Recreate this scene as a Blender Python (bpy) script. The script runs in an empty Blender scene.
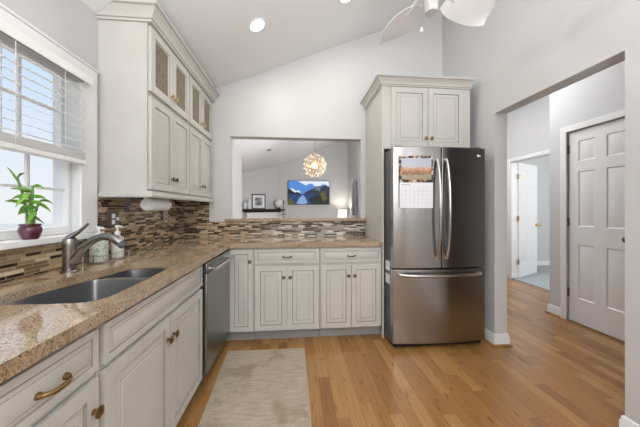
import bpy, bmesh, math, random
from mathutils import Vector, Matrix
random.seed(7)
SC = bpy.context.scene
COL = SC.collection
PI = math.pi

# ------------------------------------------------------------------ camera
cam = bpy.data.cameras.new('camera')
camo = bpy.data.objects.new('camera', cam); COL.objects.link(camo)
cam.sensor_width = 36.0; cam.lens = 259.3 / 640 * 36
cam.shift_y = -4.3 / 640
cam.clip_start = 0.02
camo.location = (0, 0, 1.225)
camo.rotation_euler = (PI / 2, 0, -0.0918)
SC.camera = camo

# ------------------------------------------------------------------ world, lights, exposure
w = bpy.data.worlds.new('sky'); SC.world = w; w.use_nodes = True
nt = w.node_tree; nt.nodes.clear()
wo = nt.nodes.new('ShaderNodeOutputWorld'); bg = nt.nodes.new('ShaderNodeBackground')
tc = nt.nodes.new('ShaderNodeTexCoord'); sx = nt.nodes.new('ShaderNodeSeparateXYZ')
mr = nt.nodes.new('ShaderNodeMapRange'); cr = nt.nodes.new('ShaderNodeValToRGB')
mr.inputs[1].default_value = -0.2; mr.inputs[2].default_value = 0.8
e = cr.color_ramp.elements
e[0].position = 0.0; e[0].color = (0.80, 0.80, 0.80, 1)
e[1].position = 1.0; e[1].color = (0.50, 0.70, 0.98, 1)
k = e.new(0.2); k.color = (0.90, 0.92, 0.95, 1)
k = e.new(0.5); k.color = (0.66, 0.80, 0.98, 1)
nt.links.new(tc.outputs['Generated'], sx.inputs[0]); nt.links.new(sx.outputs[2], mr.inputs[0])
nt.links.new(mr.outputs[0], cr.inputs[0]); nt.links.new(cr.outputs[0], bg.inputs[0])
bg.inputs[1].default_value = 0.52
nt.links.new(bg.outputs[0], wo.inputs[0])

def area(name, loc, target, sx_, sy_, power, col=(1, 1, 1), spread=PI):
    l = bpy.data.lights.new(name, 'AREA'); l.shape = 'RECTANGLE'; l.size = sx_; l.size_y = sy_
    l.energy = power; l.color = col; l.spread = spread
    o = bpy.data.objects.new(name, l); COL.objects.link(o); o.location = loc
    d = Vector(target) - Vector(loc)
    o.rotation_euler = d.to_track_quat('-Z', 'Y').to_euler()
    return o
area('fill_light_kitchen', (0.3, -1.3, 0.9), (0.25, -0.9, 3.2), 1.8, 1.4, 66, (0.96, 0.98, 1), 2.3)  # added fill lamp aimed up at the ceiling, no fixture stands here
area('fill_light_rear', (0.3, -2.05, 1.9), (0.3, 2.0, 1.5), 2.6, 2.2, 31, (1, 0.99, 0.975))  # added fill lamp behind the camera, evens the frontal light
area('fill_light_living', (1.70, 5.2, 1.5), (0.0, 6.4, 2.5), 2.6, 1.9, 70, (0.97, 0.985, 1))  # unseen fill lamp added to brighten the living room
area('fill_light_hall', (2.25, 3.0, 3.06), (2.6, 2.6, 0.5), 0.6, 1.6, 23, (0.99, 0.99, 1))  # fill added to brighten the hall, not a real fixture
area('fill_light_hall_far', (2.55, 4.1, 3.06), (3.1, 3.8, 0.5), 1.0, 1.2, 17, (0.99, 0.99, 1))  # second added hall fill, for the wall with the bedroom doorway
area('fill_light_bedroom', (5.2, 2.5, 1.7), (5.0, 5.0, 1.5), 2.2, 2.2, 28, (0.98, 0.99, 1))  # fill lamp added out of view to brighten the bedroom
sun = bpy.data.lights.new('sun', 'SUN'); sun.energy = 1.7; sun.angle = math.radians(6); sun.color = (1, 0.98, 0.94)
suno = bpy.data.objects.new('sun', sun); COL.objects.link(suno)
suno.rotation_euler = Vector((0.30, -0.12, -1.0)).to_track_quat('-Z', 'Y').to_euler()
SC.view_settings.view_transform = 'Standard'
SC.view_settings.look = 'None'
SC.view_settings.exposure = 0.93
SC.view_settings.gamma = 1.0
SC.view_settings.use_curve_mapping = False

# ------------------------------------------------------------------ materials
def mat(name, col, rough=0.5, metal=0.0, spec=None, emit=None, estr=0.0, coat=0.0):
    m = bpy.data.materials.new(name); m.use_nodes = True
    b = m.node_tree.nodes['Principled BSDF']
    b.inputs['Base Color'].default_value = (*col, 1); b.inputs['Roughness'].default_value = rough
    b.inputs['Metallic'].default_value = metal
    if spec is not None: b.inputs['Specular IOR Level'].default_value = spec
    if coat: b.inputs['Coat Weight'].default_value = coat; b.inputs['Coat Roughness'].default_value = 0.05
    if emit: b.inputs['Emission Color'].default_value = (*emit, 1); b.inputs['Emission Strength'].default_value = estr
    return m
class N:
    """small helper around one material's node tree"""
    def __init__(s, m): s.m = m; s.t = m.node_tree; s.b = s.t.nodes['Principled BSDF']
    def n(s, typ, **kw):
        x = s.t.nodes.new(typ)
        for a, v in kw.items(): setattr(x, a, v)
        return x
    def l(s, a, b): s.t.links.new(a, b)
    def math(s, op, a, b=None):
        x = s.n('ShaderNodeMath', operation=op)
        for i, v in enumerate((a, b)):
            if v is None: continue
            if isinstance(v, (int, float)): x.inputs[i].default_value = v
            else: s.l(v, x.inputs[i])
        return x.outputs[0]
    def ramp(s, fac, stops, interp='LINEAR'):
        x = s.n('ShaderNodeValToRGB'); x.color_ramp.interpolation = interp
        el = x.color_ramp.elements
        while len(el) > 1: el.remove(el[-1])
        el[0].position = stops[0][0]; el[0].color = (*stops[0][1], 1)
        for p, c in stops[1:]:
            q = el.new(p); q.color = (*c, 1)
        s.l(fac, x.inputs[0]); return x.outputs[0]
    def noise(s, vec, scale, detail=3, rough=0.5):
        x = s.n('ShaderNodeTexNoise'); x.inputs['Scale'].default_value = scale
        x.inputs['Detail'].default_value = detail; x.inputs['Roughness'].default_value = rough
        if vec is not None: s.l(vec, x.inputs['Vector'])
        return x.outputs[0]
    def mix(s, fac, a, b, blend='MIX'):
        x = s.n('ShaderNodeMix', data_type='RGBA', blend_type=blend)
        for i, v in ((0, fac), (6, a), (7, b)):
            if isinstance(v, (int, float)): x.inputs[i].default_value = v
            elif isinstance(v, tuple): x.inputs[i].default_value = (*v, 1)
            else: s.l(v, x.inputs[i])
        return x.outputs[2]
    def bump(s, h, strength=0.2, dist=0.002):
        x = s.n('ShaderNodeBump'); x.inputs['Strength'].default_value = strength; x.inputs['Distance'].default_value = dist
        s.l(h, x.inputs['Height']); s.l(x.outputs[0], s.b.inputs['Normal'])
    def pos(s): return s.n('ShaderNodeNewGeometry').outputs['Position']
    def obj(s): return s.n('ShaderNodeTexCoord').outputs['Object']
    def plane(s, src, a, b, sa=1, sb=1):
        sp = s.n('ShaderNodeSeparateXYZ'); s.l(src, sp.inputs[0]); c = s.n('ShaderNodeCombineXYZ')
        s.l(s.math('MULTIPLY', sp.outputs[a], sa), c.inputs[0]); s.l(s.math('MULTIPLY', sp.outputs[b], sb), c.inputs[1])
        return c.outputs[0], sp.outputs[a], sp.outputs[b]
def shifted(n, u, v, row, amount):
    """shift each row of bricks by its own random length"""
    r = n.math('FLOOR', n.math('DIVIDE', v, row))
    wn = n.n('ShaderNodeTexWhiteNoise', noise_dimensions='1D'); n.l(r, wn.inputs['W'])
    u2 = n.math('ADD', u, n.math('MULTIPLY', wn.outputs[0], amount))
    c = n.n('ShaderNodeCombineXYZ'); n.l(u2, c.inputs[0]); n.l(v, c.inputs[1]); return c.outputs[0]
def bricks(n, vec, wid, row, mortar):
    x = n.n('ShaderNodeTexBrick'); n.l(vec, x.inputs['Vector'])
    x.inputs['Color1'].default_value = (0, 0, 0, 1); x.inputs['Color2'].default_value = (1, 1, 1, 1)
    x.inputs['Mortar'].default_value = (0.5, 0.5, 0.5, 1)
    x.inputs['Scale'].default_value = 1; x.inputs['Brick Width'].default_value = wid; x.inputs['Row Height'].default_value = row
    x.inputs['Mortar Size'].default_value = mortar; x.inputs['Mortar Smooth'].default_value = 0.1
    return x
M = {}
M['wall'] = mat('wall_paint', (0.58, 0.58, 0.58), 0.5)
n = N(M['wall']); n.bump(n.noise(n.pos(), 160, 2), 0.05, 0.001)
M['ceiling'] = mat('ceiling_paint', (0.78, 0.785, 0.79), 0.7)
M['trim'] = mat('trim_white', (0.80, 0.80, 0.80), 0.35)
M['door'] = mat('door_white', (0.80, 0.80, 0.80), 0.35)
M['vinyl'] = mat('window_vinyl', (0.80, 0.80, 0.79), 0.3)
M['blind'] = mat('blind_white', (0.86, 0.855, 0.84), 0.4)
M['slat'] = mat('translucent_slat', (0.88, 0.875, 0.86), 0.4); n = N(M['slat'])
tl = n.n('ShaderNodeBsdfTranslucent'); tl.inputs[0].default_value = (0.95, 0.95, 0.93, 1); ms = n.n('ShaderNodeMixShader'); ms.inputs[0].default_value = 0.6
n.l(n.b.outputs[0], ms.inputs[1]); n.l(tl.outputs[0], ms.inputs[2]); n.l(ms.outputs[0], n.t.nodes['Material Output'].inputs[0])
M['paint'] = mat('cabinet_paint', (0.585, 0.56, 0.52), 0.38)
n = N(M['paint']); v = n.noise(n.pos(), 6, 2); n.l(n.ramp(v, [(0.3, (0.54, 0.528, 0.495)), (0.7, (0.575, 0.562, 0.53))]), n.b.inputs['Base Color'])
M['glaze'] = mat('cabinet_glaze', (0.30, 0.275, 0.245), 0.5)
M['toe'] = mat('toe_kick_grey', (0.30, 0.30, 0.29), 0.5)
M['brass'] = mat('antique_brass', (0.27, 0.175, 0.075), 0.32, 1.0)
M['gold'] = mat('polished_brass', (0.62, 0.42, 0.16), 0.25, 1.0)
M['pewter'] = mat('dark_pewter', (0.16, 0.13, 0.105), 0.38, 1.0)
M['black'] = mat('black_plastic', (0.012, 0.012, 0.013), 0.4)
M['chrome'] = mat('brushed_nickel', (0.55, 0.54, 0.53), 0.22, 1.0)
M['faucet'] = mat('faucet_nickel', (0.27, 0.25, 0.24), 0.24, 1.0)
M['white_paper'] = mat('paper_white', (0.82, 0.83, 0.86), 0.8)
M['white_plastic'] = mat('white_plastic', (0.80, 0.80, 0.80), 0.35)
def steel(name, dark, light, rough):
    m = mat(name, light, rough, 1.0); n = N(m)
    c = n.n('ShaderNodeMapping'); c.inputs['Scale'].default_value = (1.5, 1.5, 160)
    n.l(n.pos(), c.inputs[0]); v = n.noise(c.outputs[0], 3, 2)
    n.l(n.ramp(v, [(0.3, dark), (0.7, light)]), n.b.inputs['Base Color'])
    n.bump(v, 0.02, 0.001)
    n.b.inputs['Anisotropic'].default_value = 0.85; n.b.inputs['Anisotropic Rotation'].default_value = 0.25
    tg = n.n('ShaderNodeTangent', direction_type='RADIAL', axis='Z'); n.l(tg.outputs[0], n.b.inputs['Tangent'])
    return m
M['steel'] = steel('fridge_steel', (0.36, 0.355, 0.35), (0.43, 0.425, 0.42), 0.21)
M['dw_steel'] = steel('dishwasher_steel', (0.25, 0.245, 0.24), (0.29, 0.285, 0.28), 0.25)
M['sink'] = mat('sink_steel', (0.30, 0.305, 0.315), 0.33, 1.0)
M['fridge_side'] = mat('fridge_side_grey', (0.075, 0.078, 0.085), 0.4)
# oak floor
M['floor'] = mat('oak_planks', (0.4, 0.22, 0.1), 0.22); n = N(M['floor'])
vec, u, v = n.plane(n.pos(), 1, 0)
sv = shifted(n, u, v, 0.079, 3.1)
bk = bricks(n, sv, 0.66, 0.079, 0.0006); bk.offset = 0.0
tone = n.ramp(bk.outputs['Color'], [(0.0, (0.25, 0.114, 0.037)), (0.25, (0.33, 0.163, 0.054)), (0.5, (0.295, 0.142, 0.046)), (0.75, (0.42, 0.225, 0.082)), (1.0, (0.375, 0.19, 0.065))])
mp = n.n('ShaderNodeMapping'); mp.inputs['Scale'].default_value = (2.2, 46, 1); n.l(sv, mp.inputs[0])
g1 = n.noise(mp.outputs[0], 1.6, 5, 0.62)
grain = n.ramp(g1, [(0.28, (0.74, 0.69, 0.63)), (0.5, (1, 1, 1)), (0.75, (1.08, 1.08, 1.07))])
mp2 = n.n('ShaderNodeMapping'); mp2.inputs['Scale'].default_value = (5, 18, 1); n.l(sv, mp2.inputs[0])
knot = n.ramp(n.noise(mp2.outputs[0], 1.5, 2), [(0.27, (0.55, 0.45, 0.36)), (0.36, (1, 1, 1))])
c1 = n.mix(1.0, n.mix(1.0, tone, grain, 'MULTIPLY'), knot, 'MULTIPLY')
c2 = n.mix(bk.outputs['Fac'], c1, (0.12, 0.06, 0.025))
n.l(c2, n.b.inputs['Base Color']); n.bump(g1, 0.04, 0.001)
# mosaic tile
WARM = [(0.016, 0.008, 0.005), (0.40, 0.285, 0.165), (0.17, 0.10, 0.05), (0.60, 0.48, 0.32), (0.045, 0.024, 0.013), (0.48, 0.36, 0.22), (0.26, 0.19, 0.12)]
COOL_LIT = [(0.035, 0.027, 0.022), (0.40, 0.355, 0.30), (0.19, 0.16, 0.135), (0.72, 0.70, 0.67), (0.06, 0.05, 0.045), (0.50, 0.48, 0.45), (0.27, 0.27, 0.27)]
def tile(name, a):
    m = mat(name, (0.3, 0.2, 0.1), 0.22); n = N(m)
    vec, u, v = n.plane(n.pos(), a, 2)
    sv = shifted(n, u, v, 0.0165, 1.7)
    bk = bricks(n, sv, 0.075, 0.0165, 0.0013); bk.offset = 0.37; bk.squash = 1.6; bk.squash_frequency = 3
    def pal(P_): return n.ramp(bk.outputs['Color'], list(zip((0.0, 0.20, 0.36, 0.50, 0.64, 0.75, 0.88), P_)), 'CONSTANT')
    if a == 0:   # more pale pieces; cooler light toward the refrigerator is painted in as greyer tones
        mr = n.n('ShaderNodeMapRange'); mr.inputs[1].default_value = -0.9; mr.inputs[2].default_value = 0.3; n.l(u, mr.inputs[0])
        tone = n.mix(mr.outputs[0], pal(WARM), pal(COOL_LIT))
    else: tone = pal(WARM)
    mo = n.noise(n.pos(), 70, 3); tone = n.mix(0.25, tone, n.ramp(mo, [(0.3, (0.5, 0.46, 0.42)), (0.7, (1.35, 1.35, 1.35))]), 'MULTIPLY')
    n.l(n.mix(bk.outputs['Fac'], tone, (0.36, 0.29, 0.20)), n.b.inputs['Base Color'])
    n.bump(bk.outputs['Fac'], -0.4, 0.001); return m
M['tile_left'] = tile('mosaic_tile_side', 1); M['tile_back'] = tile('mosaic_tile_back', 0)
# granite
M['granite'] = mat('granite', (0.35, 0.24, 0.16), 0.06); n = N(M['granite']); n.b.inputs['IOR'].default_value = 2.2
p = n.pos()
a = n.noise(p, 9, 4, 0.6); b_ = n.noise(p, 150, 3, 0.7); c_ = n.noise(p, 320, 2, 0.6)
base = n.ramp(a, [(0.32, (0.31, 0.212, 0.125)), (0.5, (0.45, 0.33, 0.21)), (0.68, (0.38, 0.295, 0.21))])
sp = n.ramp(b_, [(0.36, (0.36, 0.28, 0.23)), (0.46, (1, 1, 1)), (0.58, (1, 1, 1)), (0.66, (1.35, 1.35, 1.38))])
sp2 = n.ramp(c_, [(0.36, (0.45, 0.38, 0.34)), (0.45, (1, 1, 1)), (0.62, (1, 1, 1)), (0.7, (1.25, 1.25, 1.25))])
n.l(n.mix(1.0, n.mix(1.0, base, sp, 'MULTIPLY'), sp2, 'MULTIPLY'), n.b.inputs['Base Color'])
# rug
M['rug'] = mat('woven_rug', (0.4, 0.35, 0.28), 0.95); n = N(M['rug'])
mp = n.n('ShaderNodeMapping'); mp.inputs['Scale'].default_value = (5, 26, 1); n.l(n.pos(), mp.inputs[0])
a = n.noise(mp.outputs[0], 2.0, 5, 0.65); b_ = n.noise(n.pos(), 3.6, 3, 0.6)
base = n.ramp(a, [(0.3, (0.34, 0.272, 0.20)), (0.55, (0.435, 0.36, 0.278)), (0.75, (0.50, 0.43, 0.35))])
st = n.ramp(b_, [(0.36, (0.74, 0.72, 0.66)), (0.47, (1, 1, 1))])
n.l(n.mix(1.0, base, st, 'MULTIPLY'), n.b.inputs['Base Color'])
n.bump(n.noise(n.pos(), 420, 2), 0.4, 0.003)
M['rug_edge'] = mat('rug_binding', (0.40, 0.34, 0.26), 0.95)
M['carpet'] = mat('bedroom_carpet', (0.36, 0.40, 0.42), 1.0); n = N(M['carpet'])
n.l(n.ramp(n.noise(n.pos(), 90, 3), [(0.3, (0.29, 0.33, 0.35)), (0.7, (0.43, 0.47, 0.49))]), n.b.inputs['Base Color'])
# patterned glass of the upper doors
M['amber'] = mat('textured_amber_glass', (0.25, 0.2, 0.13), 0.22); n = N(M['amber'])
vo = n.n('ShaderNodeTexVoronoi'); vo.inputs['Scale'].default_value = 90; n.l(n.obj(), vo.inputs['Vector'])
n.l(n.ramp(vo.outputs['Distance'], [(0.0, (0.27, 0.22, 0.145)), (0.5, (0.19, 0.15, 0.095)), (1.0, (0.09, 0.07, 0.043))]), n.b.inputs['Base Color'])
n.bump(vo.outputs['Distance'], 0.5, 0.002)
# window glass
M['glass'] = bpy.data.materials.new('window_glass'); M['glass'].use_nodes = True
t_ = M['glass'].node_tree; t_.nodes.clear()
o_ = t_.nodes.new('ShaderNodeOutputMaterial'); mx = t_.nodes.new('ShaderNodeMixShader'); tr = t_.nodes.new('ShaderNodeBsdfTransparent'); gl = t_.nodes.new('ShaderNodeBsdfGlossy')
gl.inputs['Roughness'].default_value = 0.02
lw = t_.nodes.new('ShaderNodeLayerWeight'); lw.inputs[0].default_value = 0.5; pw = t_.nodes.new('ShaderNodeMath'); pw.operation = 'POWER'; pw.inputs[1].default_value = 5.0
ml = t_.nodes.new('ShaderNodeMath'); ml.operation = 'MULTIPLY'; ml.inputs[1].default_value = 0.6
t_.links.new(lw.outputs['Facing'], pw.inputs[0]); t_.links.new(pw.outputs[0], ml.inputs[0])
t_.links.new(ml.outputs[0], mx.inputs[0]); t_.links.new(tr.outputs[0], mx.inputs[1]); t_.links.new(gl.outputs[0], mx.inputs[2]); t_.links.new(mx.outputs[0], o_.inputs[0])
M['light'] = mat('lamp_lens', (1, 1, 1), 0.5, emit=(1, 0.97, 0.92), estr=6)
M['warm'] = mat('warm_bulb', (1, 0.9, 0.7), 0.5, emit=(1, 0.88, 0.72), estr=2.2)
M['shade'] = mat('lit_lampshade', (0.9, 0.88, 0.82), 0.8, emit=(1, 0.94, 0.84), estr=0.55)
M['leaf'] = mat('bamboo_leaf', (0.06, 0.25, 0.02), 0.35); M['leaf'].node_tree.nodes['Principled BSDF'].inputs['Subsurface Weight'].default_value = 0.15
M['leaf2'] = mat('bamboo_leaf_light', (0.20, 0.50, 0.05), 0.4)
M['stalk'] = mat('bamboo_stalk', (0.16, 0.27, 0.06), 0.4)
M['plum'] = mat('plum_glaze', (0.085, 0.012, 0.034), 0.12, coat=0.6)
M['ground'] = mat('pale_ground', (0.44, 0.43, 0.415), 0.9)
M['fan'] = mat('woven_fan_blade', (0.62, 0.615, 0.60), 0.6); n = N(M['fan'])
ck = n.n('ShaderNodeTexWave'); ck.inputs['Scale'].default_value = 55; n.l(n.obj(), ck.inputs['Vector'])
n.l(n.ramp(ck.outputs[0], [(0, (0.76, 0.765, 0.77)), (1, (0.84, 0.845, 0.85))]), n.b.inputs['Base Color'])

# ------------------------------------------------------------------ mesh helpers
class B:
    def __init__(s): s.bm = bmesh.new()
    def f(s, pts, mi=0):
        vs = [s.bm.verts.new(p) for p in pts]
        fc = s.bm.faces.new(vs); fc.material_index = mi; return fc
    def box(s, x0, x1, y0, y1, z0, z1, mi=0):
        v = [s.bm.verts.new((x, y, z)) for z in (z0, z1) for y in (y0, y1) for x in (x0, x1)]
        for q in ((0, 2, 3, 1), (4, 5, 7, 6), (0, 1, 5, 4), (2, 6, 7, 3), (0, 4, 6, 2), (1, 3, 7, 5)):
            s.bm.faces.new([v[i] for i in q]).material_index = mi
        return s
    def prism(s, poly, axis, a0, a1, mi=0):
        """poly: list of 2-D points in the two other axes (in xyz order), extruded along axis"""
        def P(p, a):
            l = list(p); l.insert(axis, a); return tuple(l)
        A = [s.bm.verts.new(P(p, a0)) for p in poly]; C = [s.bm.verts.new(P(p, a1)) for p in poly]
        n = len(poly)
        s.bm.faces.new(A).material_index = mi; s.bm.faces.new(C[::-1]).material_index = mi
        for i in range(n):
            s.bm.faces.new([A[i], C[i], C[(i + 1) % n], A[(i + 1) % n]]).material_index = mi
        return s
    def loft(s, rings, mi=0, cap=True, closed=True):
        R = [[s.bm.verts.new(p) for p in r] for r in rings]
        n = len(R[0])
        for a, b in zip(R, R[1:]):
            for i in range(n if closed else n - 1):
                s.bm.faces.new([a[i], a[(i + 1) % n], b[(i + 1) % n], b[i]]).material_index = mi
        if cap:
            s.bm.faces.new(R[0][::-1]).material_index = mi; s.bm.faces.new(R[-1]).material_index = mi
        return s
    def tube(s, pts, r, n=10, mi=0, flat=1.0, side=None):
        pts = [Vector(p) for p in pts]
        rr = r if isinstance(r, (list, tuple)) else [r] * len(pts)
        up = None; rings = []
        for i, p in enumerate(pts):
            d = (pts[min(i + 1, len(pts) - 1)] - pts[max(i - 1, 0)]).normalized()
            if up is None:
                up = Vector(side) if side else (Vector((0, 0, 1)) if abs(d.z) < 0.9 else Vector((1, 0, 0)))
            up = (up - d * up.dot(d)).normalized(); b = d.cross(up)
            rings.append([tuple(p + (up * math.cos(2 * PI * j / n) * flat + b * math.sin(2 * PI * j / n)) * rr[i]) for j in range(n)])
        return s.loft(rings, mi)
    def cyl(s, p0, p1, r0, r1=None, n=20, mi=0): return s.tube([p0, p1], [r0, r0 if r1 is None else r1], n, mi)
    def lathe(s, prof, c=(0, 0, 0), n=24, axis=2, mi=0, ring=False):
        rings = []
        for r, h in prof:
            ring = []
            for j in range(n):
                a = 2 * PI * j / n; l = [math.cos(a) * max(r, 1e-4), math.sin(a) * max(r, 1e-4)]
                if axis == 1: l = [l[0], -l[1]]
                l.insert(axis, h); ring.append((l[0] + c[0], l[1] + c[1], l[2] + c[2]))
            rings.append(ring)
        if ring: rings.append(rings[0])
        s.loft(rings, mi, cap=not ring)
        if ring: bmesh.ops.remove_doubles(s.bm, verts=s.bm.verts, dist=1e-6)
        return s
    def sphere(s, c, r, n=16, m=10, mi=0, sz=1.0):
        return s.lathe([(r * math.sin(PI * i / m), -r * sz * math.cos(PI * i / m)) for i in range(m + 1)], c, n, 2, mi)
    def slab(s, x0, z0, w, h, t, panels, rings, y=0.0, cap=True, edge=0.0):
        """door slab: front at y facing -y, thickness t; panels = [(px0,pz0,px1,pz1)] relative; rings = [(inset, depth, material)]"""
        xs = sorted({0, w, *[q for p in panels for q in (p[0], p[2])]}); zs = sorted({0, h, *[q for p in panels for q in (p[1], p[3])]})
        for xa, xb in zip(xs, xs[1:]):
            for za, zb in zip(zs, zs[1:]):
                cx, cz = (xa + xb) / 2, (za + zb) / 2
                if any(p[0] < cx < p[2] and p[1] < cz < p[3] for p in panels): continue
                s.f([(x0 + xa, y, z0 + za), (x0 + xb, y, z0 + za), (x0 + xb, y, z0 + zb), (x0 + xa, y, z0 + zb)])
        for p in panels:
            prev = None
            for ins, dep, mi in rings:
                c = [(x0 + p[0] + ins, y + dep, z0 + p[1] + ins), (x0 + p[2] - ins, y + dep, z0 + p[1] + ins), (x0 + p[2] - ins, y + dep, z0 + p[3] - ins), (x0 + p[0] + ins, y + dep, z0 + p[3] - ins)]
                if prev:
                    for i in range(4): s.f([prev[i], prev[(i + 1) % 4], c[(i + 1) % 4], c[i]], mi)
                prev = c
            if cap: s.f(prev)
        a = [(x0, y, z0), (x0 + w, y, z0), (x0 + w, y, z0 + h), (x0, y, z0 + h)]; b = [(q[0], y + t, q[2]) for q in a]
        for i in range(4): s.f([a[(i + 1) % 4], a[i], b[i], b[(i + 1) % 4]])
        if cap: s.f(b[::-1])
        bmesh.ops.remove_doubles(s.bm, verts=s.bm.verts, dist=1e-5)
        return s
    def sweep(s, path, prof, side=1, mi=0, dark=()):
        """profile (out, z) swept along a 2-D path with mitred corners"""
        P = [Vector(p) for p in path]; rings = []
        for i, p in enumerate(P):
            ns = []
            for a, b in ((i - 1, i), (i, i + 1)):
                if a < 0 or b >= len(P): continue
                d = (P[b] - P[a]).normalized(); ns.append(Vector((-d.y, d.x)) * side)
            nn = sum(ns, Vector((0, 0))) / len(ns); nn = nn / nn.length_squared
            rings.append([(p.x + nn.x * o, p.y + nn.y * o, z) for o, z in prof])
        k0 = len(s.bm.faces); s.loft(rings, mi); s.bm.faces.ensure_lookup_table(); m_ = len(prof)
        for i in range((len(rings) - 1) * m_):
            if i % m_ in dark: s.bm.faces[k0 + i].material_index = 1
        return s
    def move(s, m):
        bmesh.ops.transform(s.bm, matrix=m, verts=s.bm.verts); return s
    def build(s, name, mats, parent=None, bevel=0.0, smooth=True, seg=2):
        bmesh.ops.recalc_face_normals(s.bm, faces=s.bm.faces)
        me = bpy.data.meshes.new(name); s.bm.to_mesh(me); s.bm.free()
        for m in (mats if isinstance(mats, (list, tuple)) else [mats]): me.materials.append(M[m] if isinstance(m, str) else m)
        if smooth:
            me.polygons.foreach_set('use_smooth', [True] * len(me.polygons)); me.set_sharp_from_angle(angle=math.radians(38))
        o = bpy.data.objects.new(name, me); COL.objects.link(o)
        if parent: o.parent = parent
        if bevel:
            b = o.modifiers.new('edge', 'BEVEL'); b.width = bevel; b.segments = seg; b.limit_method = 'ANGLE'; b.angle_limit = math.radians(50)
        return o
def thing(name, label, cat, loc=(0, 0, 0), rz=0.0, group=None):
    o = bpy.data.objects.new(name, None); COL.objects.link(o); o.empty_display_size = 0.05
    o.location = loc; o.rotation_euler = (0, 0, rz); o['label'] = label; o['category'] = cat
    if group: o['group'] = group
    return o
def tag(o, label, cat, group=None):
    o['label'] = label; o['category'] = cat
    if group: o['group'] = group
    return o
def struct(name, b, m, label=None, **kw):
    o = b.build(name, m, **kw); o['kind'] = 'structure'
    if label: o['label'] = label
    return o
def spart(name, b, m, parent, **kw): return b.build(name, m, parent, **kw)

XL, XR, YB = -1.24, 1.773, 3.0          # kitchen walls: window side, opening side, pass-through side
def cz(x): return 2.94 + 0.404 * x     # height of the sloped ceiling

# ------------------------------------------------------------------ shell
struct('floor', B().box(-2.6, 7.2, -2.2, 9.0, -0.12, 0), 'floor', 'oak plank floor running from the kitchen into the hall', smooth=False)
struct('ceiling', B().prism([(XL - 0.13, cz(XL - 0.13)), (2.0, cz(2.0)), (2.0, cz(2.0) + 0.15), (XL - 0.13, cz(XL - 0.13) + 0.15)], 1, -2.2, 6.1), 'ceiling', 'white sloped ceiling over the kitchen', smooth=False)
struct('ceiling', B().prism([(-2.6, cz(-2.6)), (2.0, cz(2.0)), (2.0, cz(2.0) + 0.15), (-2.6, cz(-2.6) + 0.15)], 1, 6.1, 9.0), 'ceiling', 'white sloped ceiling at the far end of the living room', smooth=False)
def walltop(b, x0, x1, y0, y1, z0): return b.prism([(x0, z0), (x1, z0), (x1, cz(x1) + 0.02), (x0, cz(x0) + 0.02)], 1, y0, y1)
WY0, WY1, WZ0, WZ1 = 0.70, 1.64, 1.05, 2.02
b = B(); T = XL - 0.125
b.box(T, XL, -2.2, WY0, 0, 2.46).box(T, XL, WY1, 6.1, 0, 2.46).box(T, XL, WY0, WY1, 0, WZ0).box(T, XL, WY0, WY1, WZ1, 2.46)
struct('wall_left', b, 'wall', 'white kitchen wall with the window', smooth=False)
b = B()
walltop(b, XL + 0.001, -0.742, YB, YB + 0.12, 0); walltop(b, 0.762, XR - 0.001, YB, YB + 0.12, 0); walltop(b, -0.742, 0.762, YB, YB + 0.12, 2.048); b.box(-0.742, 0.762, YB, YB + 0.12, 0, 1.085)
struct('wall_back', b, 'wall', 'white wall with the wide pass-through opening', smooth=False)
b = B(); z1 = 3.75
b.box(XR, XR + 0.12, -2.2, 1.247, 0, z1).box(XR, XR + 0.12, 1.247, 2.172, 2.086, z1).box(XR, XR + 0.12, 2.172, 8.9, 0, z1)
struct('wall_right', b, 'wall', 'white wall with the wide opening to the hall', smooth=False)
struct('wall_rear', walltop(B(), XL - 0.12, XR + 0.1, -2.2, -2.1, 0), 'wall', 'white wall behind the viewer', smooth=False)
# living room beyond
struct('wall_living_left', B().box(-2.5, XL - 0.126, 6.0, 6.1, 0, 2.5).box(-2.5, -2.4, 6.1, 7.0, 0, 2.4), 'wall', 'side wall of the living room', smooth=False)
struct('wall_living_corner', B().prism([(-2.41, 7.0), (-0.61, 8.8), (-0.61, 8.95), (-2.5, 8.95), (-2.5, 7.0)], 2, 0, 2.70), 'wall', 'grey diagonal wall behind the mantel shelf', smooth=False)
struct('wall_living_far', walltop(B(), -0.609, XR, 8.8, 8.95, 0), 'wall', 'far living room wall with the television', smooth=False)
# hall and bedroom
XH, XF = 2.985, 3.75
DY0, DY1 = 1.998, 2.598            # white hall door
b = B().box(XH, XH + 0.12, -2.2, DY0 - 0.01, 0, 3.1).box(XH, XH + 0.12, DY1 + 0.01, 2.805, 0, 3.1).box(XH, XH + 0.12, DY0 - 0.01, DY1 + 0.01, 2.075, 3.1)
b.box(XH + 0.12, XF, 2.685, 2.805, 0, 3.1)
struct('wall_hall', b, 'wall', 'grey hall wall around the closed door', smooth=False)
b = B().box(XF, XF + 0.12, 2.4, 3.40, 0, 3.1).box(XF, XF + 0.12, 4.225, 5.0, 0, 3.1).box(XF, XF + 0.12, 3.40, 4.225, 2.05, 3.1)
struct('wall_bedroom_side', b, 'wall', 'hall wall with the bedroom doorway', smooth=False)
struct('wall_hall_end', B().box(XR + 0.12, XF, 5.0, 5.1, 0, 3.1).box(XR + 0.12, XH + 0.12, -2.3, -2.2, 0, 3.1), 'wall', 'end wall of the hall', smooth=False)
struct('wall_bedroom', B().box(XF + 0.12, 7.0, 5.15, 5.25, 0, 3.1).box(7.0, 7.1, 2.3, 5.25, 0, 3.1).box(XF + 0.12, 7.0, 2.3, 2.4, 0, 3.1), 'wall', 'pale bedroom wall', smooth=False)
struct('ceiling_hall', B().box(XR + 0.12, 7.1, -2.3, 5.25, 3.1, 3.2), 'ceiling', 'flat ceiling over hall and bedroom', smooth=False)
struct('floor_bedroom', B().box(XF + 0.03, 7.0, 2.4, 5.15, 0.0, 0.012), 'carpet', 'blue-grey bedroom carpet', smooth=False)
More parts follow.
